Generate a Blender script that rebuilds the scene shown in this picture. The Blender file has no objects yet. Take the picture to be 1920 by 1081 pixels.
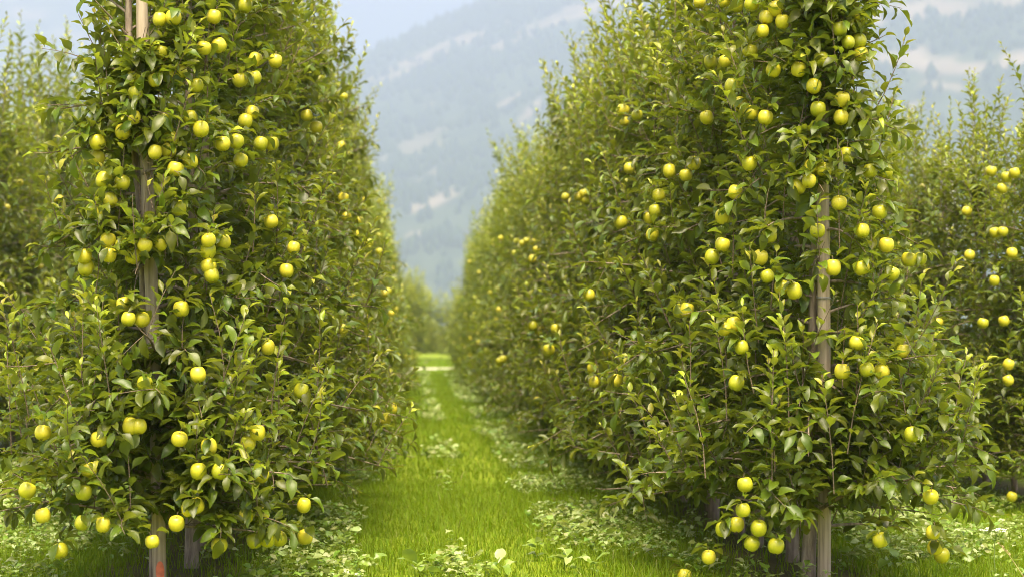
import bpy, math, random
import numpy as np
from mathutils import Matrix, Vector, Euler
R = math.radians
rng = np.random.default_rng(11)
random.seed(11)
scene = bpy.context.scene
COL = scene.collection

# ------------------------------------------------------------------ camera, world, sun, exposure
CAM_Z = 1.12
FPX = 3570.0
cam_d = bpy.data.cameras.new('camera')
cam_d.sensor_width = 36.0
cam_d.lens = FPX / 1920 * 36
cam_d.clip_start = 0.1
cam_d.clip_end = 14000
cam_d.dof.use_dof = True
cam_d.dof.focus_distance = 8.45
cam_d.dof.aperture_fstop = 3.0
cam = bpy.data.objects.new('camera', cam_d)
cam.location = (0, 0, CAM_Z)
cam.rotation_euler = (R(90 + 1.44), 0, R(-2.8))
COL.objects.link(cam)
scene.camera = cam

SUN_EL, SUN_AZ = 66.0, 178.0        # azimuth from +Y, negative is left
world = bpy.data.worlds.new('World')
scene.world = world
world.use_nodes = True
wn = world.node_tree.nodes
wl = world.node_tree.links
bg = wn['Background']
sky = wn.new('ShaderNodeTexSky')
sky.sky_type = 'NISHITA'
sky.sun_disc = False
sky.sun_elevation = R(SUN_EL)
sky.sun_rotation = R(SUN_AZ)
sky.dust_density = 5.0
sky.ozone_density = 0.0
sky.air_density = 0.7
wl.new(sky.outputs['Color'], bg.inputs['Color'])
bg.inputs['Strength'].default_value = 0.15

sun_d = bpy.data.lights.new('sun', 'SUN')
sun_d.energy = 4.6
sun_d.angle = R(40)
sun_d.color = (1.0, 0.86, 0.62)
sun = bpy.data.objects.new('sun', sun_d)
COL.objects.link(sun)
sd = Vector((math.sin(R(SUN_AZ)) * math.cos(R(SUN_EL)), math.cos(R(SUN_AZ)) * math.cos(R(SUN_EL)), math.sin(R(SUN_EL))))
sun.rotation_euler = sd.to_track_quat('Z', 'Y').to_euler()
sun.location = (0, 0, 900)

scene.view_settings.view_transform = 'Standard'
scene.view_settings.look = 'None'
scene.view_settings.exposure = 1.4
scene.view_settings.gamma = 1
scene.view_settings.use_curve_mapping = False
scene.cycles.max_bounces = 8
scene.cycles.diffuse_bounces = 4
scene.cycles.glossy_bounces = 2
scene.cycles.transmission_bounces = 4
scene.cycles.volume_bounces = 1
scene.cycles.filter_width = 1.0
scene.cycles.sample_clamp_indirect = 4.0
scene.cycles.caustics_reflective = False
scene.cycles.caustics_refractive = False
HAZE = 0.00037
MS = 4.2                  # the mountains were drawn small, this brings them to size

# ------------------------------------------------------------------ helpers
CAM_R = np.array(Euler((R(90 + 1.44), 0, R(-2.8))).to_matrix())


def aim(px, py):
    """unit-depth direction of a pixel of the 1920x1081 photograph"""
    d = CAM_R @ np.array([(px - 960) / FPX, (540.5 - py) / FPX, -1.0])
    return d / d[1]


def project(P):
    q = (np.asarray(P) - np.array([0, 0, CAM_Z])) @ CAM_R
    return 960 + FPX * q[:, 0] / -q[:, 2], 540.5 - FPX * q[:, 1] / -q[:, 2]


def tag(o, label=None, cat=None, group=None, kind=None):
    for k, v in (('label', label), ('category', cat), ('group', group), ('kind', kind)):
        if v:
            o[k] = v
    return o


def mesh_np(name, V, F, mats, attrs=None, fmat=None, smooth=True):
    """F: (n,3) or (n,4) int array"""
    V = np.ascontiguousarray(V, dtype=np.float32)
    F = np.ascontiguousarray(F, dtype=np.int32)
    n, k = F.shape
    me = bpy.data.meshes.new(name)
    me.vertices.add(len(V))
    me.vertices.foreach_set('co', V.ravel())
    me.loops.add(n * k)
    me.loops.foreach_set('vertex_index', F.ravel())
    me.polygons.add(n)
    me.polygons.foreach_set('loop_start', np.arange(0, n * k, k, dtype=np.int32))
    if fmat is not None:
        me.polygons.foreach_set('material_index', np.asarray(fmat, dtype=np.int32))
    me.polygons.foreach_set('use_smooth', np.full(n, smooth, dtype=bool))
    for m in mats:
        me.materials.append(m)
    for a, v in (attrs or {}).items():
        at = me.attributes.new(a, 'FLOAT', 'POINT')
        at.data.foreach_set('value', np.ascontiguousarray(v, dtype=np.float32))
    me.update(calc_edges=True)
    return me


def link(name, me, parent=None, loc=None):
    o = bpy.data.objects.new(name, me)
    COL.objects.link(o)
    if parent:
        o.parent = parent
    if loc is not None:
        o.location = loc
    return o


def unit(a):
    return a / np.maximum(np.linalg.norm(a, axis=-1, keepdims=True), 1e-9)


def tube(P, r, sides=6, cap=False):
    """quads as triangles round a polyline"""
    P = np.asarray(P, float)
    r = np.asarray(r, float)
    n = len(P)
    T = unit(np.gradient(P, axis=0))
    ref = np.array([0.0, 0, 1]) if abs(T[0][2]) < 0.8 else np.array([1.0, 0, 0])
    A = unit(np.cross(T, ref))
    B = np.cross(T, A)
    th = np.arange(sides) * 2 * math.pi / sides
    V = P[:, None] + r[:, None, None] * (np.cos(th)[None, :, None] * A[:, None] + np.sin(th)[None, :, None] * B[:, None])
    V = V.reshape(-1, 3)
    i = np.arange(n - 1)[:, None] * sides
    j = np.arange(sides)[None]
    j2 = (j + 1) % sides
    a, b, c, d = i + j, i + j2, i + sides + j2, i + sides + j
    F = np.concatenate([np.stack([a, b, c], -1).reshape(-1, 3), np.stack([a, c, d], -1).reshape(-1, 3)])
    if cap:
        V = np.vstack([V, P[0], P[-1]])
        k0, k1 = len(V) - 2, len(V) - 1
        jj = np.arange(sides)
        jj2 = (jj + 1) % sides
        F = np.vstack([F, np.stack([jj2, jj, np.full(sides, k0)], -1),
                       np.stack([(n - 1) * sides + jj, (n - 1) * sides + jj2, np.full(sides, k1)], -1)])
    return V, F


class Acc:
    def __init__(self):
        self.V, self.F, self.n = [], [], 0
        self.A = {}

    def add(self, V, F, **at):
        self.V.append(V)
        self.F.append(F + self.n)
        self.n += len(V)
        for k, v in at.items():
            self.A.setdefault(k, []).append(np.broadcast_to(np.asarray(v, float), (len(V),)))

    def mesh(self, name, mats, **kw):
        at = {k: np.concatenate(v) for k, v in self.A.items()}
        return mesh_np(name, np.vstack(self.V), np.vstack(self.F), mats, at, **kw)


# ------------------------------------------------------------------ materials
class NT:
    def __init__(self, name):
        self.m = bpy.data.materials.new(name)
        self.m.use_nodes = True
        self.t = self.m.node_tree
        self.b = self.t.nodes['Principled BSDF']
        self.out = self.t.nodes['Material Output']

    def n(self, kind, **kw):
        x = self.t.nodes.new(kind)
        for k, v in kw.items():
            if k.startswith('i_'):
                x.inputs[k[2:]].default_value = v
            else:
                setattr(x, k, v)
        return x

    def l(self, a, b):
        self.t.links.new(a, b)

    def noise(self, scale, detail=4, vec=None, rough=0.55):
        x = self.n('ShaderNodeTexNoise')
        x.inputs['Scale'].default_value = scale
        x.inputs['Detail'].default_value = detail
        x.inputs['Roughness'].default_value = rough
        if vec is not None:
            self.l(vec, x.inputs['Vector'])
        return x.outputs['Fac']

    def ramp(self, fac, stops):
        x = self.n('ShaderNodeValToRGB')
        e = x.color_ramp.elements
        while len(e) < len(stops):
            e.new(0.5)
        for q, (p, c) in zip(e, stops):
            q.position = p
            q.color = (*c, 1) if len(c) == 3 else c
        self.l(fac, x.inputs['Fac'])
        return x.outputs['Color']

    def mix(self, fac, a, b, mode='MIX'):
        x = self.n('ShaderNodeMix', data_type='RGBA', blend_type=mode)
        for s, v in ((x.inputs[0], fac), (x.inputs[6], a), (x.inputs[7], b)):
            if hasattr(v, 'links'):
                self.l(v, s)
            else:
                s.default_value = v if not isinstance(v, tuple) else (*v, 1)
        return x.outputs[2]

    def math(self, op, a, b=0.0, clamp=False):
        x = self.n('ShaderNodeMath', operation=op, use_clamp=clamp)
        for s, v in ((x.inputs[0], a), (x.inputs[1], b)):
            if hasattr(v, 'links'):
                self.l(v, s)
            else:
                s.default_value = v
        return x.outputs[0]

    def attr(self, name):
        return self.n('ShaderNodeAttribute', attribute_name=name).outputs['Fac']

    def coord(self, which='Object', scale=None):
        c = self.n('ShaderNodeTexCoord').outputs[which]
        if scale:
            mp = self.n('ShaderNodeMapping')
            mp.inputs['Scale'].default_value = scale
            self.l(c, mp.inputs['Vector'])
            c = mp.outputs['Vector']
        return c

    def bump(self, h, strength=0.4, dist=0.01):
        x = self.n('ShaderNodeBump')
        x.inputs['Strength'].default_value = strength
        x.inputs['Distance'].default_value = dist
        self.l(h, x.inputs['Height'])
        self.l(x.outputs['Normal'], self.b.inputs['Normal'])

    def base(self, c):
        self.l(c, self.b.inputs['Base Color'])

    def set(self, rough=0.5, spec=0.5):
        self.b.inputs['Roughness'].default_value = rough
        self.b.inputs['Specular IOR Level'].default_value = spec
        return self


def leafy(name, stops, under, trans, tfac, rough=0.42, spec=0.5, back=0.7):
    """leaf material: 'tint' runs from old to young, the underside is paler, light passes through"""
    t = NT(name).set(rough, spec)
    tint = t.attr('tint')
    rnd = t.attr('rnd')
    c = t.ramp(tint, stops)
    hsv = t.n('ShaderNodeHueSaturation')
    t.l(t.math('MULTIPLY_ADD', rnd, 0.05, ) , hsv.inputs['Hue'])
    hsv.inputs['Hue'].links and None
    # hue 0.475 .. 0.525, value 0.75 .. 1.25
    m1 = hsv.inputs['Hue'].links[0].from_node
    m1.inputs[2].default_value = 0.475
    vnoise = t.noise(60, 2, t.coord('Object'))
    val = t.n('ShaderNodeMath', operation='MULTIPLY_ADD')
    t.l(t.math('ADD', t.math('MULTIPLY', rnd, 0.62), t.math('MULTIPLY', vnoise, 0.38)), val.inputs[0])
    val.inputs[1].default_value = 0.9
    val.inputs[2].default_value = 0.55
    t.l(val.outputs[0], hsv.inputs['Value'])
    t.l(c, hsv.inputs['Color'])
    top = hsv.outputs['Color']
    geo = t.n('ShaderNodeNewGeometry')
    col = t.mix(t.math('MULTIPLY', geo.outputs['Backfacing'], back), top, under)
    t.base(col)
    tr = t.n('ShaderNodeBsdfTranslucent')
    t.l(t.mix(0.55, t.mix(1.0, top, (2.2, 2.2, 2.2), 'MULTIPLY'), trans), tr.inputs['Color'])
    mx = t.n('ShaderNodeMixShader')
    mx.inputs[0].default_value = tfac
    t.l(t.b.outputs[0], mx.inputs[1])
    t.l(tr.outputs[0], mx.inputs[2])
    t.l(mx.outputs[0], t.out.inputs['Surface'])
    return t.m


M = {}
M['leaf'] = leafy('apple leaf', [(0.0, (0.054, 0.080, 0.004)), (0.45, (0.120, 0.150, 0.006)), (0.8, (0.25, 0.275, 0.014)), (1.0, (0.40, 0.405, 0.04))],
                  (0.17, 0.20, 0.06), (0.36, 0.40, 0.018), 0.29, 0.40, 0.42)
M['grass'] = leafy('grass blade', [(0.0, (0.085, 0.135, 0.003)), (0.5, (0.15, 0.215, 0.004)), (0.85, (0.24, 0.29, 0.008)), (1.0, (0.36, 0.33, 0.13))],
                   (0.11, 0.17, 0.008), (0.30, 0.42, 0.012), 0.38, 0.6, 0.18, 0.4)
M['weed'] = leafy('broad weed leaf', [(0.0, (0.10, 0.17, 0.015)), (0.5, (0.19, 0.26, 0.03)), (1.0, (0.46, 0.49, 0.24))],
                  (0.20, 0.26, 0.07), (0.34, 0.42, 0.03), 0.26, 0.38, 0.5, 0.5)


def mat_apple():
    t = NT('apple skin').set(0.34, 0.5)
    co = t.coord('Object')
    oi = t.n('ShaderNodeObjectInfo').outputs['Random']
    big = t.noise(22, 3, co)
    f = t.math('ADD', t.math('MULTIPLY', big, 0.7), t.math('MULTIPLY', oi, 0.7))
    c = t.ramp(f, [(0.2, (0.27, 0.29, 0.012)), (0.5, (0.40, 0.385, 0.016)), (0.8, (0.53, 0.46, 0.028))])
    sp = t.n('ShaderNodeTexVoronoi')
    sp.inputs['Scale'].default_value = 190
    t.l(co, sp.inputs['Vector'])
    dots = t.ramp(sp.outputs['Distance'], [(0.12, (1, 1, 1)), (0.2, (0, 0, 0))])
    c = t.mix(t.math('MULTIPLY', dots, 0.35), c, (0.33, 0.28, 0.06))
    # russet round the stalk
    sep = t.n('ShaderNodeSeparateXYZ')
    t.l(co, sep.inputs[0])
    rad = t.math('SQRT', t.math('ADD', t.math('MULTIPLY', sep.outputs[0], sep.outputs[0]), t.math('MULTIPLY', sep.outputs[1], sep.outputs[1])))
    ru = t.math('MULTIPLY', t.math('LESS_THAN', rad, 0.0075), 0.55)
    c = t.mix(ru, c, (0.17, 0.13, 0.03))
    t.base(c)
    t.b.inputs['Subsurface Weight'].default_value = 0.0
    t.bump(t.noise(300, 2, co), 0.06, 0.002)
    return t.m


def mat_bark(name, dark, light, stretch=(30, 30, 5)):
    t = NT(name).set(0.85, 0.25)
    co = t.coord('Object', stretch)
    f = t.noise(1.6, 7, co, 0.65)
    t.base(t.ramp(f, [(0.3, dark), (0.7, light)]))
    t.bump(f, 0.7, 0.012)
    return t.m


def mat_post():
    t = NT('weathered post wood').set(0.8, 0.25)
    co = t.coord('Object', (60, 60, 1.6))
    f = t.noise(1.0, 8, co, 0.65)
    g = t.noise(3.2, 3, t.coord('Object'))
    c = t.ramp(f, [(0.3, (0.13, 0.09, 0.055)), (0.46, (0.42, 0.315, 0.215)), (0.72, (0.60, 0.48, 0.345))])
    c = t.mix(t.math('MULTIPLY', g, 0.45), c, (0.40, 0.36, 0.27))
    # knots
    v = t.n('ShaderNodeTexVoronoi')
    v.inputs['Scale'].default_value = 1.0
    t.l(t.coord('Object', (9, 9, 3.2)), v.inputs['Vector'])
    kn = t.ramp(v.outputs['Distance'], [(0.06, (1, 1, 1)), (0.14, (0, 0, 0))])
    c = t.mix(t.math('MULTIPLY', kn, 0.7), c, (0.07, 0.045, 0.03))
    t.base(c)
    t.bump(f, 0.6, 0.006)
    return t.m


M['apple'] = mat_apple()
M['bark'] = mat_bark('apple bark', (0.14, 0.10, 0.07), (0.42, 0.335, 0.25))
M['twig'] = mat_bark('twig bark', (0.10, 0.065, 0.045), (0.26, 0.20, 0.13), (60, 60, 60))
M['post'] = mat_post()


def flat(name, c, rough=0.6, spec=0.4, var=0.25, scale=20):
    t = NT(name).set(rough, spec)
    f = t.noise(scale, 4, t.coord('Object'))
    t.base(t.ramp(f, [(0.3, tuple(x * (1 - var) for x in c)), (0.7, tuple(min(1, x * (1 + var)) for x in c))]))
    return t.m


M['paint'] = flat('orange marker paint', (0.75, 0.20, 0.09), 0.6, 0.4, 0.2, 40)
M['wire'] = flat('galvanised wire', (0.33, 0.33, 0.32), 0.45, 0.5)
M['concrete'] = flat('pale concrete', (0.62, 0.61, 0.58), 0.85, 0.3, 0.15)
M['umbel'] = flat('white flower head', (0.72, 0.72, 0.62), 0.7, 0.3, 0.15)
M['stem'] = flat('green stem', (0.16, 0.22, 0.05), 0.6, 0.4, 0.2)
M['straw'] = flat('dry straw', (0.48, 0.37, 0.19), 0.7, 0.3, 0.25)
M['path'] = flat('pale gravel track', (0.42, 0.37, 0.27), 0.9, 0.2, 0.2, 3)

ROW = {'L1': -1.155, 'R1': 1.814, 'L2': -4.15, 'R2': 4.20, 'L3': -7.15, 'R3': 7.80}


def mat_ground():
    t = NT('orchard floor').set(0.9, 0.15)
    co = t.coord('Object')
    n1 = t.noise(0.9, 6, co)
    n2 = t.noise(14, 5, co)
    c = t.ramp(t.math('ADD', t.math('MULTIPLY', n1, 0.5), t.math('MULTIPLY', n2, 0.5)),
               [(0.3, (0.09, 0.13, 0.006)), (0.5, (0.15, 0.2, 0.008)), (0.72, (0.23, 0.28, 0.015))])
    sep = t.n('ShaderNodeSeparateXYZ')
    t.l(co, sep.inputs[0])
    # bare strips under the tree rows
    d = 9.0
    for r in ROW.values():
        k = t.math('ABSOLUTE', t.math('SUBTRACT', sep.outputs[0], r))
        d = t.math('MINIMUM', k, d)
    d = t.math('ADD', d, t.math('MULTIPLY', t.math('SUBTRACT', n2, 0.5), 0.3))
    strip = t.ramp(d, [(0.26, (1, 1, 1)), (0.5, (0, 0, 0))])
    near = t.math('MULTIPLY', t.math('LESS_THAN', sep.outputs[1], 56.0), t.math('GREATER_THAN', sep.outputs[1], 8.0))
    c = t.mix(t.math('MULTIPLY', strip, t.math('MULTIPLY', near, 0.85)), c, (0.075, 0.052, 0.03))
    t.base(c)
    t.bump(n2, 0.5, 0.03)
    return t.m


def mat_mountain():
    t = NT('mountain slope').set(0.95, 0.1)
    co = t.coord('Object')
    clear = t.attr('clearing')
    n = t.noise(0.012, 6, co, 0.6)
    woods = t.ramp(n, [(0.35, (0.028, 0.045, 0.02)), (0.65, (0.075, 0.095, 0.038))])
    dry = t.ramp(t.noise(0.007, 6, co, 0.65), [(0.3, (0.23, 0.175, 0.11)), (0.7, (0.37, 0.29, 0.19))])
    t.base(t.mix(clear, woods, dry))
    return t.m


M['ground'] = mat_ground()
M['mountain'] = mat_mountain()
M['conifer'] = flat('hill tree foliage', (0.04, 0.06, 0.028), 0.9, 0.1, 0.35, 0.2)

# ------------------------------------------------------------------ ground and mountains
Vg = np.array([(-3800, -160, 0), (4600, -160, 0), (4600, 8150, 0), (-3800, 8150, 0)], float)
g = link('ground', mesh_np('ground', Vg, np.array([[0, 1, 2, 3]]), [M['ground']], smooth=False))
tag(g, kind='structure')


def vnoise(x, y, seed=0):
    """value noise on numpy arrays"""
    xi, yi = np.floor(x).astype(np.int64), np.floor(y).astype(np.int64)
    fx, fy = x - xi, y - yi
    fx, fy = fx * fx * (3 - 2 * fx), fy * fy * (3 - 2 * fy)

    def h(a, b):
        n = (a * 374761393 + b * 668265263 + seed * 1442695041) & 0xffffffff
        n = ((n ^ (n >> 13)) * 1274126177) & 0xffffffff
        return ((n ^ (n >> 16)) & 0xffff) / 65535.0
    return (h(xi, yi) * (1 - fx) + h(xi + 1, yi) * fx) * (1 - fy) + (h(xi, yi + 1) * (1 - fx) + h(xi + 1, yi + 1) * fx) * fy


def fbm(x, y, seed=0, o=5):
    s, a, t = 0, 0.5, 0
    for k in range(o):
        s = s + a * vnoise(x * 2 ** k, y * 2 ** k, seed + k)
        t += a
        a *= 0.55
    return s / t


def h_main(x, y):
    x, y = x / MS, y / MS
    ridge = np.clip(196 + 0.46 * x, 0, 430)
    y0 = 470 - 0.45 * np.clip(x, -200, 500)
    t = (y - y0) / (1200 - y0)
    up = np.clip(t, 0, 1) ** 1.08
    down = np.clip((y - 1200) / 600, 0, 1)
    n = fbm(x / 160 + 7, y / 160, 3) - 0.5
    return MS * (ridge * (up - down * 0.8) + 34 * n * np.clip(t, 0, 1) * np.clip(1.25 - t, 0.15, 1) - 1.5)


def h_far(x, y):
    x, y = x / MS, y / MS
    ridge = np.clip(330 - 0.55 * (x + 240), 30, 520)
    t = (y - 1250) / 500
    n = fbm(x / 200 + 31, y / 200 + 5, 9) - 0.5
    return MS * (ridge * np.clip(t, 0, 1) - 1.6 + 50 * n * np.clip(t, 0, 1))


CLEARINGS = [  # polylines over the slope as seen, half thickness
    ([(695, 150), (740, 128), (790, 108), (850, 78), (905, 62)], 8), ([(705, 155), (770, 128), (830, 100), (862, 84)], 7), ([(845, 82), (895, 72)], 9),
    ([(925, 92), (945, 80), (958, 78)], 7), ([(972, 66), (978, 76)], 8), ([(990, 62), (1045, 40), (1100, 22), (1180, -6)], 13), ([(1060, 20), (1150, 5)], 8),
    ([(935, 203), (982, 174)], 8), ([(980, 225), (1012, 190)], 8), ([(775, 392), (800, 385), (845, 362)], 12), ([(765, 440), (830, 432), (905, 446)], 9),
    ([(780, 345), (850, 300)], 5), ([(800, 195), (808, 197)], 6), ([(905, 155), (915, 150)], 4), ([(950, 44), (958, 40)], 6),
    ([(1640, 30), (1760, 22), (1960, 10)], 30), ([(1640, 108), (1740, 118), (1830, 128)], 20), ([(1700, 100), (1740, 96)], 10), ([(1850, 118), (1960, 105)], 16),
    ([(1730, 158), (1800, 165)], 9), ([(1640, 190), (1720, 200)], 12),
    ([(20, 25), (80, 30)], 14), ([(110, 60), (160, 72)], 14), ([(60, 80), (90, 100)], 8),
]
WOODS = [([(1730, 50), (1790, 55)], 16), ([(1760, 85), (1850, 70), (1960, 60)], 26), ([(1840, 40), (1960, 45)], 20), ([(1700, 60), (1760, 70)], 10), ([(1745, 28), (1752, 28)], 7),
         ([(1670, 30), (1690, 45)], 12), ([(1800, 112), (1870, 110)], 6)]


def seg_dist(px, py, poly):
    best = np.full(px.shape, 1e9)
    for (x0, y0), (x1, y1) in zip(poly[:-1], poly[1:]):
        dx, dy = x1 - x0, y1 - y0
        t = np.clip(((px - x0) * dx + (py - y0) * dy) / (dx * dx + dy * dy), 0, 1)
        best = np.minimum(best, np.hypot(px - x0 - t * dx, py - y0 - t * dy))
    return best


def clearing_at(P, seed):
    px, py = project(P)
    P = P / MS
    wob = (fbm(P[:, 0] / 14, P[:, 1] / 22, seed, 4) - 0.5)
    c = np.zeros(len(P))
    for poly, th in CLEARINGS:
        c = np.maximum(c, np.clip(1.15 - seg_dist(px, py, poly) / th + wob * 1.5, 0, 1))
    for poly, th in WOODS:
        c = np.minimum(c, np.clip(seg_dist(px, py, poly) / th - 0.7 + wob * 1.2, 0, 1))
    extra = np.clip((fbm(P[:, 0] / 60 + 3, P[:, 1] / 90, seed + 4, 5) - 0.62) * 6, 0, 0.6)
    return np.maximum(np.clip(c * 1.6 - 0.25, 0, 1), extra)


def terrain(name, hf, x0, x1, y0, y1, nx, ny, seed):
    X, Y = np.meshgrid(MS * np.linspace(x0, x1, nx), MS * np.linspace(y0, y1, ny))
    Z = hf(X, Y)
    P = np.stack([X, Y, Z], -1).reshape(-1, 3)
    i = (np.arange(ny - 1)[:, None] * nx + np.arange(nx - 1)[None]).ravel()
    F = np.stack([i, i + 1, i + nx + 1, i + nx], -1)
    me = mesh_np(name, P, F, [M['mountain']], {'clearing': clearing_at(P, seed)})
    return tag(link(name, me), kind='structure')


terrain('mountain', h_main, -420, 700, 230, 1500, 320, 330, 21)
terrain('far_mountain', h_far, -850, 700, 1250, 1900, 170, 90, 41)


def hill_woods():
    """small trees on the near mountain, one mass"""
    n = 26000
    y = rng.uniform(1260, 5166, n)
    th = rng.uniform(-0.09, 0.33, n)
    x = y * th
    P = np.stack([x, y, h_main(x, y)], -1)
    c = clearing_at(P, 21)
    clump = fbm(x / 109, y / 168, 77, 3)
    keep = (c < 0.25) & (rng.random(n) < np.clip((clump - 0.3) * 3.2, 0.05, 1)) & (P[:, 2] > 2)
    keep |= (c >= 0.25) & (rng.random(n) < 0.02)
    P = P[keep][:13000]
    k = len(P)
    hgt = rng.uniform(10.0, 25.0, k) * (0.75 + 0.5 * rng.random(k))
    rad = hgt * rng.uniform(0.26, 0.42, k)
    # template: base ring, bulge ring, tip
    a = np.arange(6) * math.pi / 3
    ring = np.stack([np.cos(a), np.sin(a)], -1)
    T = np.vstack([np.c_[ring * 0.55, np.full(6, 0.0)], np.c_[ring, np.full(6, 0.28)], np.c_[ring * 0.55, np.full(6, 0.66)], [[0, 0, 1.0]]])
    tf = []
    for r0 in (0, 6):
        for j in range(6):
            q = (j + 1) % 6
            tf += [(r0 + j, r0 + q, r0 + 6 + q), (r0 + j, r0 + 6 + q, r0 + 6 + j)]
    for j in range(6):
        tf.append((12 + j, 12 + (j + 1) % 6, 18))
    tf = np.array(tf)
    S = np.stack([rad, rad, hgt], -1)
    jit = 1 + rng.normal(0, 0.14, (k, 19, 3))
    V = P[:, None] + T[None] * S[:, None] * jit
    V[:, :, 2] -= 0.3
    F = (tf[None] + (np.arange(k) * 19)[:, None, None]).reshape(-1, 3)
    o = link('hillside_woods', mesh_np('hillside_woods', V.reshape(-1, 3), F, [M['conifer']], smooth=True))
    tag(o, 'blue hazed woods scattered over the mountain slope', 'woods', None, 'stuff')


hill_woods()

# pale farm track that crosses the end of the alley
Vp = np.array([(-60, 66.0, 0.004), (60, 63.5, 0.004), (60, 66.6, 0.004), (-60, 69.6, 0.004)], float)
tag(link('track', mesh_np('track', Vp, np.array([[0, 1, 2, 3]]), [M['path']], smooth=False)), kind='structure')


# ------------------------------------------------------------------ leaf shapes
def leaf_shape(ts, fold, bend, wav, ph, width=0.27, pet=0.16):
    """unit-length leaf: petiole, folded blade, bent along its length. +y length, +z upper side"""
    ts = np.asarray(ts)
    dense = np.linspace(0, 1, 41)
    ang = bend * dense ** 1.3
    cy = np.concatenate([[0], np.cumsum(np.cos(ang[:-1]) / 40)])
    cz = np.concatenate([[0], np.cumsum(-np.sin(ang[:-1]) / 40)])
    V = []
    for i, t in enumerate(ts):
        y, z = np.interp(t, dense, cy), np.interp(t, dense, cz)
        if i in (0, len(ts) - 1):
            V.append((0, y, z))
            continue
        u = max(0.0, (t - pet) / (1 - pet))
        w = width * (math.sin(math.pi * min(1, u ** 0.78)) ** 0.75) if u > 0 else 0.012
        w = max(w, 0.012)
        for s in (-1, 0, 1):
            V.append((s * w * math.cos(fold), y, z + abs(s) * w * math.sin(fold) + s * wav * w * math.sin(9 * t + ph)))
    n = len(ts) - 2
    F = [(0, 2, 1), (0, 3, 2)]
    for i in range(n - 1):
        b = 1 + 3 * i
        for q in (0, 1):
            F += [(b + q, b + q + 1, b + q + 4), (b + q, b + q + 4, b + q + 3)]
    b, tip = 1 + 3 * (n - 1), 1 + 3 * n
    F += [(b, b + 1, tip), (b + 1, b + 2, tip)]
    return np.array(V, float), np.array(F)


TS = {'hi': [0, 0.17, 0.3, 0.46, 0.63, 0.8, 0.92, 1], 'mid': [0, 0.22, 0.5, 0.8, 1], 'lo': [0, 0.55, 1]}
rs = np.random.default_rng(5)
SHAPES = {}
for lod, ts in TS.items():
    q = np.random.default_rng(5)
    SHAPES[lod] = [leaf_shape(ts, q.uniform(0.2, 0.8), q.uniform(0.1, 1.4), q.uniform(0.12, 0.5), q.uniform(0, 6), q.uniform(0.19, 0.25)) for _ in range(10)]


def leaf_frames(L):
    """L: dict of arrays pos, axis, nrm, size -> rotation matrices with columns (width, axis, normal)"""
    a = unit(L['axis'])
    n = L['nrm'] - (L['nrm'] * a).sum(-1, keepdims=True) * a
    n = unit(n)
    w = np.cross(a, n)
    return np.stack([w, a, n], -1)


def leaves_into(acc, L, lod, scale=1.0):
    Rm = leaf_frames(L)
    for s in range(10):
        m = L['shape'] == s
        if not m.any():
            continue
        T, F = SHAPES[lod][s]
        k = int(m.sum())
        V = L['pos'][m][:, None] + np.einsum('kij,vj->kvi', Rm[m], T) * (L['size'][m] * scale)[:, None, None]
        nv = len(T)
        acc.add(V.reshape(-1, 3), (F[None] + (np.arange(k) * nv)[:, None, None]).reshape(-1, 3),
                tint=np.repeat(L['tint'][m], nv), rnd=np.repeat(L['rnd'][m], nv))


# ------------------------------------------------------------------ apple trees
PZ = [0.0, 0.22, 0.5, 0.8, 1.2, 1.9, 2.6, 3.2, 3.6, 4.2]
PW = [0.50, 0.70, 0.78, 0.68, 0.47, 0.32, 0.25, 0.17, 0.09, 0.05]


PW2 = [0.58, 0.84, 0.96, 0.94, 0.83, 0.66, 0.54, 0.46, 0.36, 0.15]      # trees within a row


def crown_r(z, wide=0.0):
    return np.interp(z, PZ, PW) * (1 - wide) + np.interp(z, PZ, PW2) * wide


def wide_of(row, t):
    return (0.0, 0.25, 0.6)[t] if t < 3 else (0.8 if row == 'R1' and t < 9 else 1.0)


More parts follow.
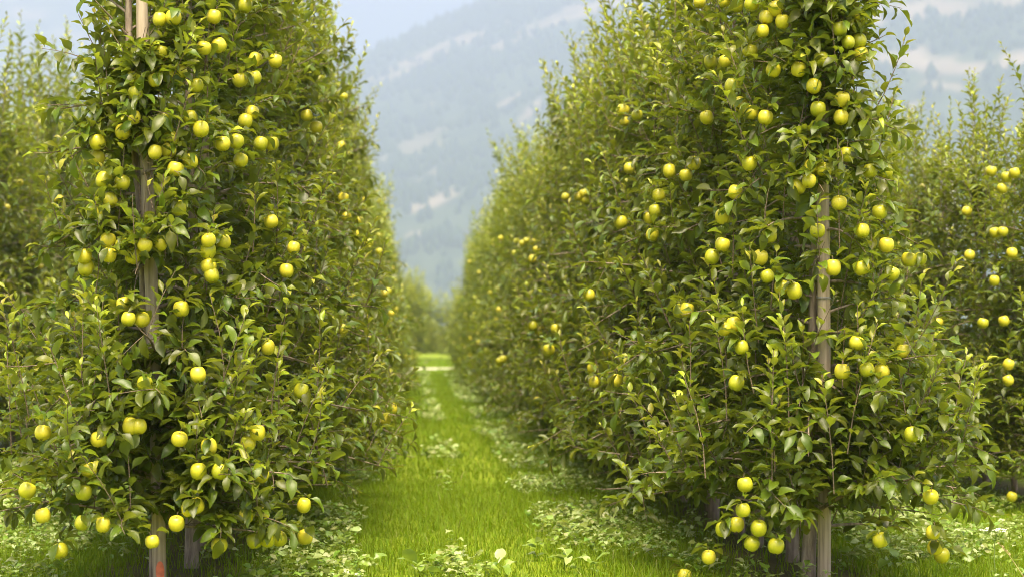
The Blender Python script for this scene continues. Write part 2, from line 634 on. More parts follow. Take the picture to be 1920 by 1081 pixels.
def grow(seed, H=3.5, thin=1.0, lean=(0, 0), wide=0.0, extra=(), whips=()):
    """skeleton and leaves of one slender orchard tree: trunk, branches, twigs, leaf arrays"""
    q = np.random.default_rng(seed)
    zs = np.linspace(0, H, 20)
    wob = np.cumsum(q.normal(0, 0.008, (20, 2)), 0)
    tx = np.c_[wob[:, 0] + lean[0] * zs, wob[:, 1] + lean[1] * zs, zs]
    tr = np.interp(zs, [0, 0.06, 0.14, 0.24, 1.0, 2.4, H], [0.036, 0.038, 0.035, 0.028, 0.025, 0.018, 0.006])
    branches, twigs = [], []
    P, A, N, S, TI = [], [], [], [], []

    def foliate(p0, d, ln, shoot, z):
        """a twig from p0 along d, with leaves spiralling up it"""
        n = max(4, int(ln / 0.0208 * thin))
        k = (np.arange(n) + q.random()) / n
        bendv = np.array([q.normal(0, .25), q.normal(0, .25), 0.25 if shoot else -0.2])
        pts = p0 + d * ln * k[:, None] + bendv * ln * (k ** 2)[:, None] * 0.5
        ph = np.arange(n) * 2.4 + q.random() * 6
        dn = unit(d + bendv * 0.5)
        e1 = unit(np.cross(dn, [0.31, 0.2, 0.93]))
        e2 = np.cross(dn, e1)
        rad = np.cos(ph)[:, None] * e1 + np.sin(ph)[:, None] * e2
        op = q.uniform(0.75, 1.25, n) * (1.15 - 0.75 * k if shoot else 1.0 - 0.2 * k)
        ax = rad * np.sin(op)[:, None] + dn * np.cos(op)[:, None]
        drop = q.uniform(0.0, 0.42, n) * (1 - 0.8 * k if shoot else 1)
        ax[:, 2] -= drop
        nr = np.array([0, 0, 1.0]) + q.normal(0, 0.38, (n, 3)) + dn * 0.35
        size = q.uniform(0.072, 0.120, n) * (1.0 - 0.5 * np.clip((k - 0.65) / 0.35, 0, 1) if shoot else 1)
        ti = q.beta(1.6, 3.2, n) * 0.55
        if shoot:
            ti = ti + 0.75 * np.clip((k - 0.45) / 0.55, 0, 1) ** 1.2
        ti = ti + 0.10 * np.clip((z - 1.6) / 2, 0, 1)
        P.append(pts + rad * 0.003)
        A.append(ax), N.append(nr), S.append(size), TI.append(ti)
        m = 4
        kk = np.linspace(0, 1, m)
        twigs.append((p0 + d * ln * kk[:, None] + bendv * ln * (kk ** 2)[:, None] * 0.5, np.linspace(0.0028, 0.0012, m) * (1.25 if shoot else 1)))

    def spur(p, out, z):
        n = q.integers(4, 8)
        ph = np.arange(n) * 2.4 + q.random() * 6
        ax = np.c_[np.cos(ph), np.sin(ph), q.uniform(-0.35, 0.6, n)] + out * 0.5
        nr = np.array([0, 0, 1.0]) + q.normal(0, 0.35, (n, 3))
        P.append(p + unit(ax) * 0.008)
        A.append(ax), N.append(nr), S.append(q.uniform(0.07, 0.115, n)), TI.append(q.beta(1.5, 3.5, n) * 0.5 + 0.08 * np.clip((z - 1.6) / 2, 0, 1))

    nb = int(66 * H / 3.5)
    spots = [(0.24 + (H - 0.42 - 0.35 * wide) * ((i + q.random() * 0.8) / nb) ** 1.12, i * 2.39996 + q.normal(0, 0.35)) for i in range(nb)]
    spots += [(z, -math.pi / 2 + q.choice([-1, 1]) * q.uniform(0.2, 0.75)) for z0, z1, m in extra for z in np.linspace(z0, z1, m)]
    for i, (z, az) in enumerate(spots):
        ln = float(crown_r(z, wide)) * q.uniform(0.68, 1.12)
        base = np.array([np.interp(z, zs, tx[:, 0]), np.interp(z, zs, tx[:, 1]), z])
        out = np.array([math.cos(az), math.sin(az), 0])
        rise = q.uniform(0.05, 0.45) + (0.25 if z > 2.4 else 0)
        sag = q.uniform(0.1, 0.5) if z < 2.2 else 0.0
        sag = min(sag, 0.12 + max(0, z - 0.35))
        s = np.linspace(0, 1, 6)
        side = np.array([-out[1], out[0], 0]) * q.normal(0, 0.12)
        pts = base + out * (s * ln)[:, None] + np.array([0, 0, 1]) * ((rise * s - sag * s * s) * ln)[:, None] + side * (s ** 2 * ln)[:, None]
        branches.append((pts, np.linspace(0.0095 if z < 2 else 0.007, 0.003, 6)))
        step = 0.066 + 0.012 * wide
        u = 0.12 + q.random() * 0.1
        while u < 1.0:
            p = np.array([np.interp(u, s, pts[:, c]) for c in range(3)])
            d = out * q.uniform(0.2, 0.9) + q.normal(0, 0.55, 3) + np.array([0, 0, 0.35])
            outer = u > 0.55
            if q.random() < (0.24 if outer else 0.06) + (0.16 if z > 2.3 else 0):
                d = np.array([q.normal(0, .14), q.normal(0, .14), 1.0]) + out * q.uniform(0.1, 0.7)
                foliate(p, unit(d), q.uniform(0.18, 0.5) * (1.1 if z > 2.6 else 1), True, z)
            elif q.random() < 0.62:
                foliate(p, unit(d), q.uniform(0.07, 0.19), False, z)
            else:
                spur(p, out, z)
            spur(p + q.normal(0, 0.012, 3), out, z) if q.random() < 0.5 else None
            u += step / max(ln, 0.1) * q.uniform(0.7, 1.3)
        foliate(pts[-1], unit(pts[-1] - pts[-2]), q.uniform(0.08, 0.16), q.random() < 0.4, z)
    for _ in range(9 + int(15 * wide)):                                   # leader and whips at the top
        z = H - q.uniform(0.0, 0.75 + 0.45 * wide)
        rr, aa = (crown_r(z, wide) * 0.75 * q.random(), q.uniform(0, 6.28))
        b = np.array([np.interp(z, zs, tx[:, 0]) + rr * math.cos(aa), np.interp(z, zs, tx[:, 1]) + rr * math.sin(aa), z])
        foliate(b, unit(np.array([q.normal(0, .16) + 0.15 * math.cos(aa), q.normal(0, .16) + 0.15 * math.sin(aa), 1])), q.uniform(0.3, 0.75 + 0.15 * wide), True, z)
    for _ in range(int(9 * wide)):
        z, rr, aa = H - q.uniform(0.2, 0.7), crown_r(H - 0.5, wide) * math.sqrt(q.random()), q.uniform(0, 6.28)
        foliate(np.array([rr * math.cos(aa), rr * math.sin(aa), z]), unit(np.array([q.normal(0, .1) + 0.12 * math.cos(aa), q.normal(0, .1) + 0.12 * math.sin(aa), 1])), q.uniform(0.6, 1.0), True, z)
    side = [(q.uniform(0.4, 2.3), q.uniform(-math.pi, 0), q.uniform(0.22, 0.45)) for _ in range(16)] if wide < 0.5 else []
    for z, az, ln in list(whips) + side:
        rr = crown_r(z, wide) * 0.85
        foliate(np.array([rr * math.cos(az), rr * math.sin(az), z]), unit(np.array([q.normal(0, .1), q.normal(0, .1), 1])), ln, True, z)
    L = dict(pos=np.vstack(P), axis=np.vstack(A), nrm=np.vstack(N), size=np.concatenate(S), tint=np.clip(np.concatenate(TI), 0, 1))
    n = len(L['pos'])
    L['rnd'] = q.random(n)
    L['shape'] = q.integers(0, 10, n)
    low = 0.22 + 0.10 * min(1, wide * 1.7)
    mid_r = np.hypot(L['pos'][:, 0], L['pos'][:, 1])
    keep = (L['pos'][:, 2] + L['axis'][:, 2] * L['size'] * 0.5 / np.linalg.norm(L['axis'], axis=1) > low + 0.10 * (mid_r < 0.3)) | (q.random(n) < 0.03)
    L = {k: v[keep] for k, v in L.items()}
    return dict(trunk=(tx, tr), branches=branches, twigs=twigs, leaves=L)


def sub(L, m):
    return {k: v[m] for k, v in L.items()}


def wood_mesh(T, limbs, sides=8):
    a = Acc()
    a.add(*tube(*T['trunk'], sides))
    if limbs:
        for P, r in T['branches']:
            a.add(*tube(P, r, 4))
    return a.mesh('trunk', [M['bark']])


def foliage_mesh(T, L, lod, scale=1.0, twigs=True):
    a = Acc()
    leaves_into(a, L, lod, scale)
    nf = sum(len(f) for f in a.F)
    nt = 0
    if twigs:
        for P, r in T['twigs']:
            V, F = tube(P, r, 3)
            a.add(V, F, tint=0.3, rnd=0.5)
            nt += len(F)
    return a.mesh('foliage', [M['leaf'], M['twig']], fmat=np.r_[np.zeros(nf), np.ones(nt)])


def wood_part(name, P, r, parent, sides=5):
    return link(name, mesh_np(name, *tube(P, r, sides), [M['bark']]), parent)


# apple: revolved outline with a stalk basin and five faint lobes below
def apple_mesh(seed):
    q = np.random.default_rng(seed)
    prof = [(0.0, 0.0275), (0.006, 0.0282), (0.011, 0.0308), (0.017, 0.0328), (0.024, 0.031), (0.031, 0.0243), (0.0358, 0.0128), (0.0374, 0.0),
            (0.0362, -0.0125), (0.0318, -0.0232), (0.0245, -0.0316), (0.0155, -0.0358), (0.008, -0.0348), (0.0, -0.033)]
    n = 18
    V, F = [], []
    k1, k2 = q.uniform(0.95, 1.06, 2)
    for i, (r, z) in enumerate(prof):
        for j in range(n):
            t = 2 * math.pi * j / n
            w = 1 + 0.035 * math.cos(5 * t + seed) * max(0, (-z) / 0.036) + 0.025 * math.cos(t + seed)
            V.append((r * w * math.cos(t) * k1, r * w * math.sin(t), z * k2 + 0.0015 * math.cos(5 * t) * (i >= 11)))
    for i in range(len(prof) - 1):
        for j in range(n):
            a, b = i * n + j, i * n + (j + 1) % n
            F += [(a, a + n, b + n), (a, b + n, b)]
    a = Acc()
    V, F = np.array(V), np.array(F)
    a.add(V, F)
    nf = len(F)
    sv, sf = tube(np.array([(0, 0, 0.024), (0.001, 0, 0.034), (0.004, 0.001, 0.044), (0.009, 0.002, 0.053)]), [0.0016, 0.0013, 0.0013, 0.002], 5)
    a.add(sv, sf)
    return a.mesh('apple', [M['apple'], M['twig']], fmat=np.r_[np.zeros(nf), np.ones(len(sf))])


APPLES = [apple_mesh(s) for s in range(5)]


def apple_lo():
    a = Acc()
    prof = [(0.0, 0.028), (0.022, 0.033), (0.037, 0.010), (0.034, -0.016), (0.016, -0.035), (0.0, -0.033)]
    n = 9
    V = [(r * math.cos(6.2832 * j / n), r * math.sin(6.2832 * j / n), z) for r, z in prof for j in range(n)]
    F = []
    for i in range(5):
        for j in range(n):
            p, q = i * n + j, i * n + (j + 1) % n
            F += [(p, p + n, q + n), (p, q + n, q)]
    return mesh_np('apple', np.array(V), np.array(F), [M['apple']])


APPLE_LO = apple_lo()

# apples as seen: (column, row, diameter) in the photograph; each is put on the outer shell of the tree row it hangs in
A_L1 = """325 33 30,299 36 24,401 31 20,460 10 22,382 90 28,410 85 29,302 97 16,294 128 30,290 150 26,315 140 22,337 136 18,367 160 30,479 111 32,516 114 27,450 150 20,477 145 16,
254 174 27,250 148 20,251 220 28,307 223 26,230 247 24,320 260 22,357 221 17,377 242 31,183 266 31,182 296 18,291 285 26,316 282 27,329 316 31,357 302 27,417 269 30,443 265 22,451 300 25,
460 227 27,472 211 18,489 269 33,510 269 16,575 216 17,593 238 20,195 337 31,229 342 18,206 375 28,335 390 31,175 395 14,192 398 14,508 415 28,391 450 27,418 453 27,390 470 18,391 498 30,
397 515 22,272 460 26,299 456 27,250 479 24,231 461 22,205 478 28,202 450 24,158 480 29,161 501 18,551 464 24,537 507 16,
233 570 24,241 597 28,265 598 23,340 578 14,502 650 27,272 719 33,371 701 22,565 732 29,260 798 26,245 797 18,80 810 17,185 822 16,483 810 30,336 822 18,392 836 14,465 830 20,167 879 33,
51 918 31,372 882 26,412 882 31,490 890 23,157 922 20,356 952 31,367 947 20,570 946 24,462 965 28,490 964 14,80 965 28,154 979 25,193 982 26,331 980 22,285 1014 28,112 1031 27,411 1021 29,
502 1010 28,524 1009 20,477 1012 14,572 1005 20,
644 181 11,686 376 13,711 376 14,718 363 11,735 387 12,674 414 12,664 440 12,710 442 12,711 471 12,644 371 10,747 499 7,760 499 7"""
A_R1 = """1060 369 15,939 447 10,979 456 11,987 451 11,964 474 12,1006 468 10,968 452 9,898 511 7,1105 553 13,1041 615 11,1114 715 12,1155 712 10,1083 965 15,1093 934 12,
1312 4 26,1358 2 22,1382 10 27,1409 7 28,1454 16 25,1437 33 29,1467 40 18,1430 58 24,1406 95 20,1574 54 29,1609 29 23,1590 79 26,1610 77 18,1614 101 25,1359 114 25,1540 111 28,1497 130 27,
1526 161 18,1534 204 20,1577 220 25,1579 186 18,1450 131 16,1388 195 20,1407 210 16,1435 220 16,1325 220 21,1372 161 20,1302 306 29,1286 328 20,1255 320 18,1180 315 14,1405 306 28,1518 312 31,
1544 320 22,1517 339 27,1496 349 23,1588 289 26,1631 320 25,1659 321 29,1573 380 23,1228 395 20,1217 407 16,1235 366 16,1355 406 19,1379 360 17,1533 432 20,1617 432 26,1442 442 18,1223 440 17,
1335 481 26,1355 458 12,1426 482 26,1439 517 26,1466 538 28,1489 545 20,1704 486 22,1726 485 24,1615 502 22,1672 512 20,1562 501 16,1649 397 18,1662 459 14,1195 216 14,1332 116 20,
1275 582 24,1288 580 14,1358 616 25,1376 607 22,1390 650 25,1381 717 17,1606 642 22,1694 657 26,1625 692 29,1653 695 25,1579 695 16,1397 907 24,1393 955 27,1423 989 22,1356 990 29,1381 982 18,
1410 1018 24,1455 1022 22,1329 1043 27,1283 1079 22,1651 1011 29,1745 930 16,1750 997 28,1753 1025 24,1766 1040 22,1710 813 20"""
A_L2 = "37 343 10,13 389 12,63 407 12,101 373 11,112 372 10,75 500 10,59 481 10"
A_R2 = "1859 321 16,1887 332 14,1879 353 14,1902 324 11,1865 436 15,1813 396 13,1897 474 12,1818 478 12,1880 434 10,1864 526 12,1759 604 13,1843 605 15,1882 601 11,1891 682 15,1890 712 13,1897 930 14"

STEP = 0.70
TREES = {}          # row -> list of (x, y)
jt = np.random.default_rng(3)


def row_spots(row, y0, y1, step=STEP):
    out, y = [], y0
    while y < y1:
        out.append((ROW[row] + jt.normal(0, 0.03), y + jt.normal(0, 0.04)))
        y += step
    return out


TREES['L1'] = [(-1.185, 8.70)] + row_spots('L1', 9.42, 56)
TREES['R1'] = [(1.785, 8.70)] + row_spots('R1', 9.40, 56)
TREES['L2'] = row_spots('L2', 14.0, 37)
TREES['R2'] = row_spots('R2', 12.0, 37)


def apples_for(text, row):
    """world positions on the outer shell of a row"""
    xy = np.array(TREES[row])
    out = []
    hr = np.random.default_rng(77)
    for item in text.replace('\n', '').split(','):
        px, py, d = map(float, item.split())
        dv = aim(px, py)
        ys = np.arange(7.6, 60, 0.02)
        Pn = dv[None] * ys[:, None] + np.array([0, 0, CAM_Z])
        wd = np.array([wide_of(row, k) if row[1] == '1' else 1.0 for k in range(len(xy))])
        w = np.stack([crown_r(Pn[:, 2], v) for v in wd], -1) + (0.06 if row[1] == '1' else -0.08)
        dist = np.sqrt((Pn[:, None, 0] - xy[None, :, 0]) ** 2 + (Pn[:, None, 1] - xy[None, :, 1]) ** 2) - w
        dm = dist.min(1)
        ins = np.where(dm < 0)[0]
        i = ins[0] if len(ins) else int(np.argmin(dm))
        if not len(ins) and dm[i] > 0.5:
            continue
        exp = 0.075 * FPX / ys[i]
        hid = d < 0.74 * exp or hr.random() < 0.4
        y = ys[i] + (0.05 if hid else 0.0)
        p = dv * y + np.array([0, 0, CAM_Z])
        t = int(np.argmin(np.hypot(xy[:, 0] - p[0], xy[:, 1] - p[1])))
        out.append((p, float(np.clip(d / exp, 0.82, 1.06)) if not hid else 0.92, t, hid))
    return out


def more_apples(row, side):
    """a few more on the alley side of the trees farther down a row"""
    q = np.random.default_rng(31 if side > 0 else 32)
    out = []
    for t, (x, y) in enumerate(TREES[row]):
        if t < 4 or y > 45:
            continue
        for _ in range(int(q.integers(0, 2))):
            z, a = q.uniform(0.5, 2.9), q.uniform(-1.1, 0.5)
            r = crown_r(z, 1.0) + 0.05
            c = np.array([x + side * r * math.cos(a), y + r * math.sin(a), z])
            for _ in range(int(q.choice([1, 1, 2, 3]))):
                out.append((c + q.normal(0, 0.045, 3), float(q.uniform(0.85, 1.1)), t, False))
    return out


FRUIT = {'L1': apples_for(A_L1, 'L1'), 'R1': apples_for(A_R1, 'R1'), 'L2': apples_for(A_L2, 'L2'), 'R2': apples_for(A_R2, 'R2')}
FRUIT['L1'] += more_apples('L1', 1)
FRUIT['R1'] += more_apples('R1', -1)

# stretches of the two end posts that stand clear of leaves: z from .. to
POST_L = dict(x=-1.155, y=8.61, lean=-0.034, gaps=[(2.42, 2.9), (1.66, 1.93), (1.08, 1.46), (-0.1, 0.27)])
POST_R = dict(x=1.842, y=8.61, lean=0.002, gaps=[(1.14, 1.80), (0.98, 1.08), (-0.1, 0.2)])


def leaf_parts_and_foliage(root, T, L, loc, n_single, lod):
    """the leaves that show largest become parts of their own, the others one mass"""
    W = L['pos'] + np.array([*loc, 0])
    vis = W[:, 2] < 2.75
    score = np.where(vis, W[:, 1] - 0.4 * np.linalg.norm(L['pos'][:, :2], axis=1), 99)
    idx = np.argsort(score)[:n_single] if n_single else np.array([], int)
    m = np.ones(len(W), bool)
    m[idx] = False
    Rm = leaf_frames(L)
    for i in idx:
        ti = min(len(LEAF_TINTS) - 1, int(L['tint'][i] * len(LEAF_TINTS)))
        o = bpy.data.objects.new('leaf', LEAF_MESH[(int(L['shape'][i]), ti, i % 2)])
        COL.objects.link(o)
        o.parent = root
        mt = Matrix(Rm[i].tolist()).to_4x4()
        s = float(L['size'][i])
        o.matrix_local = Matrix.Translation(L['pos'][i]) @ mt @ Matrix.Diagonal((s, s, s, 1))
    f = link('foliage', foliage_mesh(T, sub(L, m), lod), root)
    f['kind'] = 'stuff'


LEAF_TINTS = [0.08, 0.24, 0.42, 0.65, 0.92]
LEAF_MESH = {}
for s in range(10):
    V, F = SHAPES['hi'][s]
    for t, tv in enumerate(LEAF_TINTS):
        for r in (0, 1):
            LEAF_MESH[(s, t, r)] = mesh_np('leaf', V, F, [M['leaf']], {'tint': np.full(len(V), tv), 'rnd': np.full(len(V), 0.25 + 0.5 * r)})


def clear_leaves(L, loc, fruit, post):
    W = L['pos'] + np.array([*loc, 0])
    mid = W + unit(L['axis']) * (L['size'] * 0.55)[:, None]
    keep = np.ones(len(W), bool)
    for p, s, t, hid in fruit:
        if np.hypot(p[0] - loc[0], p[1] - loc[1]) > 1.6:
            continue
        out = unit(np.array([0, 0, CAM_Z]) - p)
        v = mid - p
        u = np.clip(v @ out, 0, 0.0 if hid else 0.22)
        dd = np.linalg.norm(v - u[:, None] * out, axis=1)
        keep &= dd > (0.03 if hid else 0.034)
    rowx = -1.155 if loc[0] < 0 else 1.814
    keep &= ~((np.abs(mid[:, 0] - rowx) < 0.24) & (mid[:, 2] < 0.31) & (np.abs(np.sin(mid[:, 0] * 37)) < 0.9))
    if post:
        px = post['x'] + post['lean'] * mid[:, 2]
        for z0, z1 in post['gaps']:
            keep &= ~((np.abs(mid[:, 0] - px) < (0.085 if z1 > 2.5 else 0.068)) & (mid[:, 1] < post['y'] + 0.03) & (mid[:, 2] > z0) & (mid[:, 2] < z1))
        keep &= ~((np.abs(mid[:, 0] - px) < 0.045) & (np.abs(mid[:, 1] - post['y']) < 0.05))
    return sub(L, keep)


def put_apples(root, row, t, loc, lo=False):
    k = 0
    for p, s, ti, hid in FRUIT.get(row, []):
        if ti != t:
            continue
        o = bpy.data.objects.new('apple', APPLE_LO if lo else APPLES[(k + t) % 5])
        COL.objects.link(o)
        o.parent = root
        o.location = (p[0] - loc[0], p[1] - loc[1], p[2])
        o.rotation_euler = (random.uniform(-0.35, 0.35), random.uniform(-0.35, 0.35), random.uniform(0, 6.28))
        o.scale = (s, s, s * random.uniform(0.94, 1.06))
        k += 1


NUNIQ = 9
# branches of the front trees that reach round the post, and strong upright shoots: (z from, to, how many), (z, azimuth, length)
EXTRA_L = [(1.96, 2.38, 16), (1.50, 1.64, 6), (0.64, 1.02, 13), (0.28, 0.55, 8)]
EXTRA_R = [(1.84, 3.0, 34), (0.30, 0.95, 16), (1.1, 1.15, 1)]
WHIPS_R = [(0.62, -1.5, 0.5), (0.7, -1.9, 0.55), (0.5, -2.0, 0.5), (0.45, -1.6, 0.45), (0.6, -1.0, 0.42), (0.62, -0.8, 0.45), (0.55, -0.4, 0.45), (0.5, -2.5, 0.4), (0.75, -2.4, 0.4), (2.3, -0.3, 0.4)]
WHIPS_L = [(0.75, -2.6, 0.5), (0.6, -2.9, 0.45), (0.85, -0.9, 0.4), (0.7, -0.5, 0.5), (0.5, -1.1, 0.4), (2.1, -3.0, 0.45), (2.3, -0.4, 0.5), (2.3, 0.2, 0.6)]


def fruit_spurs(L, loc, t, fruit):
    """each apple hangs from a spur: a small rosette of leaves round its stalk"""
    q = np.random.default_rng(900 + t)
    P, A, N, S = [], [], [], []
    for p, s, ti, hid in fruit:
        if ti != t:
            continue
        top = p - np.array([*loc, 0]) + [0.006, 0, 0.045 * s]
        n = int(q.integers(4, 8))
        ph = q.uniform(0, 6.28, n)
        el = q.uniform(-0.5, 0.7, n)
        ax = np.c_[np.cos(ph) * np.cos(el), np.sin(ph) * np.cos(el), np.sin(el)]
        P.append(top + ax * 0.012), A.append(ax), N.append(np.array([0, 0, 1.0]) + ax * np.array([1, 1, 0]) * 0.7 + q.normal(0, .2, (n, 3))), S.append(q.uniform(.07, .11, n))
    if not P:
        return L
    E = dict(pos=np.vstack(P), axis=np.vstack(A), nrm=np.vstack(N), size=np.concatenate(S))
    n = len(E['pos'])
    E['tint'], E['rnd'], E['shape'] = q.beta(1.5, 3, n) * 0.5, q.random(n), q.integers(0, 10, n)
    return {k: np.concatenate([L[k], E[k]]) for k in L}


LABEL1 = {
    ('L1', 0): 'front apple tree by the leaning grey post with orange paint at its foot',
    ('L1', 1): 'apple tree just behind the front tree in the left row',
    ('L1', 2): 'apple tree third from the front in the left row beside the alley',
    ('R1', 0): 'front apple tree by the upright wooden post with a wire band',
    ('R1', 1): 'apple tree just behind the front tree in the right row',
    ('R1', 2): 'apple tree third from the front in the right row beside the alley',
}
SHARED = {
    'L1': ('apple tree merged into the long left row receding beside the grass alley', 'apple trees along the left row'),
    'R1': ('apple tree merged into the long right row receding beside the grass alley', 'apple trees along the right row'),
    'L2': ('blurred apple tree in the row behind the left row, at the far left edge', 'apple trees of the outer left row'),
    'R2': ('blurred apple tree in the row behind the right row, at the far right edge', 'apple trees of the outer right row'),
}
# shared variants
VAR = {}
for i in range(6):
    T = grow(200 + i, 2.85 + 0.16 * i, 0.92, wide=1.0)
    VAR[('mid', i)] = (wood_mesh(T, True, 7), foliage_mesh(T, T['leaves'], 'mid'))
for i in range(6):
    T = grow(300 + i, 2.85 + 0.16 * i, 0.9, wide=1.0)
    n = len(T['leaves']['pos'])
    VAR[('lo', i)] = (wood_mesh(T, False, 5), foliage_mesh(T, sub(T['leaves'], np.random.default_rng(i).random(n) < 0.62), 'lo', 1.25, False))

for i in range(6):                                   # trees beyond the track, leaf tint lightened to paint in distance haze
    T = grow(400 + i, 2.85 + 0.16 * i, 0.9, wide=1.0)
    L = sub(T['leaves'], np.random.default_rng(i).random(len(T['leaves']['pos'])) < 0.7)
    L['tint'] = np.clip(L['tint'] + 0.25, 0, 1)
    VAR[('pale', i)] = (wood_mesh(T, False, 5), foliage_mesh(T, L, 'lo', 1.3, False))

fr = np.random.default_rng(8)


def shared_tree(row, t, loc, lod, label, group, sc=1.0, wide=1.0):
    root = bpy.data.objects.new('apple_tree', None)
    COL.objects.link(root)
    root.location = (loc[0], loc[1], 0)
    tag(root, label, 'tree', group)
    v = int(fr.integers(0, 6))
    rz = float(fr.uniform(0, 6.28))
    sx, sz = float(fr.uniform(0.82, 1.14)) * sc * wide, float(fr.uniform(0.87, 1.10)) * sc
    tm, fm = VAR[(lod, v)]
    for nm, me in (('trunk', tm), ('foliage', fm)):
        o = link(nm, me, root)
        o.rotation_euler = (0, 0, rz)
        o.scale = (sx, sx, sz)
        if nm == 'foliage':
            o['kind'] = 'stuff'
    if row:
        put_apples(root, row, t, loc, lod == 'lo')
    return root


for row in ('L1', 'R1'):
    for t, loc in enumerate(TREES[row]):
        lab = LABEL1.get((row, t), SHARED[row][0])
        if t >= NUNIQ:
            shared_tree(row, t, loc, 'mid' if loc[1] < 27 else 'lo', lab, SHARED[row][1], sc=0.95 if row == 'R1' and loc[1] < 27 else 1.0)
            continue
        root = bpy.data.objects.new('apple_tree', None)
        COL.objects.link(root)
        root.location = (loc[0], loc[1], 0)
        tag(root, lab, 'tree', SHARED[row][1])
        lean = (POST_L['lean'] if row == 'L1' else 0.0, 0.0)
        T = grow(50 + t + (20 if row == 'R1' else 0), 3.4 if row == 'L1' or t < 2 else 3.0 + 0.25 * (t % 2), 1.0, lean if t == 0 else (0, 0), wide_of(row, t),
                 (EXTRA_L if row == 'L1' else EXTRA_R) if t == 0 else (), (WHIPS_L if row == 'L1' else WHIPS_R) if t == 0 else ())
        L = clear_leaves(T['leaves'], loc, FRUIT[row], (POST_L if row == 'L1' else POST_R))
        L = fruit_spurs(L, loc, t, FRUIT[row])
        if t == 0:
            link('trunk', wood_mesh(T, False, 10), root)
            for P, r in T['branches']:
                wood_part('branch', P, r, root)
        else:
            link('trunk', wood_mesh(T, True, 8), root)
        leaf_parts_and_foliage(root, T, L, loc, 300 if t == 0 else 0, 'hi' if t < 3 else 'mid')
        put_apples(root, row, t, loc)
for row in ('L2', 'R2'):
    for t, loc in enumerate(TREES[row]):
        shared_tree(row, t, loc, 'mid' if loc[1] < 24 else 'lo', *SHARED[row], sc=0.80 if row == 'R2' else 1.03)
# next block beyond the track
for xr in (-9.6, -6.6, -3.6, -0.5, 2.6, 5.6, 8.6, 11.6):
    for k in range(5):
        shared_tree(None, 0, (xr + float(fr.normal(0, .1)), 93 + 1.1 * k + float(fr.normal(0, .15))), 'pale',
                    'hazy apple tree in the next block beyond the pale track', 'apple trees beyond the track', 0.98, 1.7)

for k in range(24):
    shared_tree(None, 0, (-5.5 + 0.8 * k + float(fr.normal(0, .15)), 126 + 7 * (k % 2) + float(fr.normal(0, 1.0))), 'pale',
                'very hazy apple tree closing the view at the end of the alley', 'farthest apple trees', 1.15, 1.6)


# ------------------------------------------------------------------ posts
def post(name, P, label, group, top_r=0.024, r=0.031, mat='post', paint=False, band=None):
    root = bpy.data.objects.new(name, None)
    COL.objects.link(root)
    root.location = (P['x'], P['y'], 0)
    tag(root, label, 'post', group)
    H = P['h']
    zs = np.r_[np.linspace(-0.3, H - 0.02, 24), H - 0.008, H]
    q = np.random.default_rng(int(abs(P['x']) * 100))
    rr = np.interp(zs, [-0.3, H - 0.25, H - 0.02, H - 0.008, H], [r, r * 0.93, top_r, top_r * 0.8, top_r * 0.45]) * (1 + q.normal(0, 0.008, len(zs)))
    pts = np.c_[P['lean'] * zs + 0.004 * np.sin(zs * 2.1), 0.003 * np.sin(zs * 1.7), zs]
    link('shaft', mesh_np('shaft', *tube(pts, rr, 16, True), [M[mat]]), root)
    if paint:
        # rounded paint patch wrapped on the post's camera side
        a0, z0 = -math.pi / 2 + 0.25, 0.075
        nA, nZ = 9, 9
        V, F = [], []
        for i in range(nZ):
            for j in range(nA):
                u, v = j / (nA - 1) * 2 - 1, i / (nZ - 1) * 2 - 1
                s = math.sqrt(max(0, 1 - 0.55 * v * v))
                a = a0 + u * 0.62 * s
                z = z0 + v * 0.045 * math.sqrt(max(0, 1 - 0.5 * u * u))
                V.append((P['lean'] * z + (r + 0.0018) * math.cos(a), (r + 0.0018) * math.sin(a), z))
        for i in range(nZ - 1):
            for j in range(nA - 1):
                a = i * nA + j
                F.append((a, a + 1, a + nA + 1, a + nA))
        link('paint_mark', mesh_np('paint_mark', np.array(V), np.array(F), [M['paint']]), root)
    for z in band or []:
        th = np.linspace(0, 2 * math.pi, 25)
        rad = np.interp(z, zs, rr) + 0.0012
        pts = np.c_[rad * np.cos(th) + P['lean'] * z, rad * np.sin(th), z + 0.004 * np.sin(th)]
        link('wire_band', mesh_np('wire_band', *tube(pts, np.full(25, 0.0018), 5), [M['wire']]), root)
    return root


post('wooden_post', dict(POST_L, h=2.72), 'leaning grey wooden post with an orange paint spot near its foot', 'wooden posts at the row ends', paint=True)
post('wooden_post', dict(POST_R, h=2.9), 'upright weathered wooden post with a wire band at mid height', 'wooden posts at the row ends', band=[1.296, 1.302])
post('concrete_post', dict(x=4.40, y=15.6, lean=0.0, h=2.58), 'pale concrete post rising among the outer right row', None, 0.055, 0.06, 'concrete')


# ------------------------------------------------------------------ grass and weeds
def lane_mask(x, y):
    """0 in the wheel tracks and under the rows, 1 in the middle and the verges"""
    tr = np.exp(-((x + 0.11) / 0.17) ** 2) + np.exp(-((x - 0.50) / 0.17) ** 2)
    return np.clip(1 - tr, 0, 1)


def row_dist(x):
    return np.min([np.abs(x - r) for r in ROW.values()], axis=0)


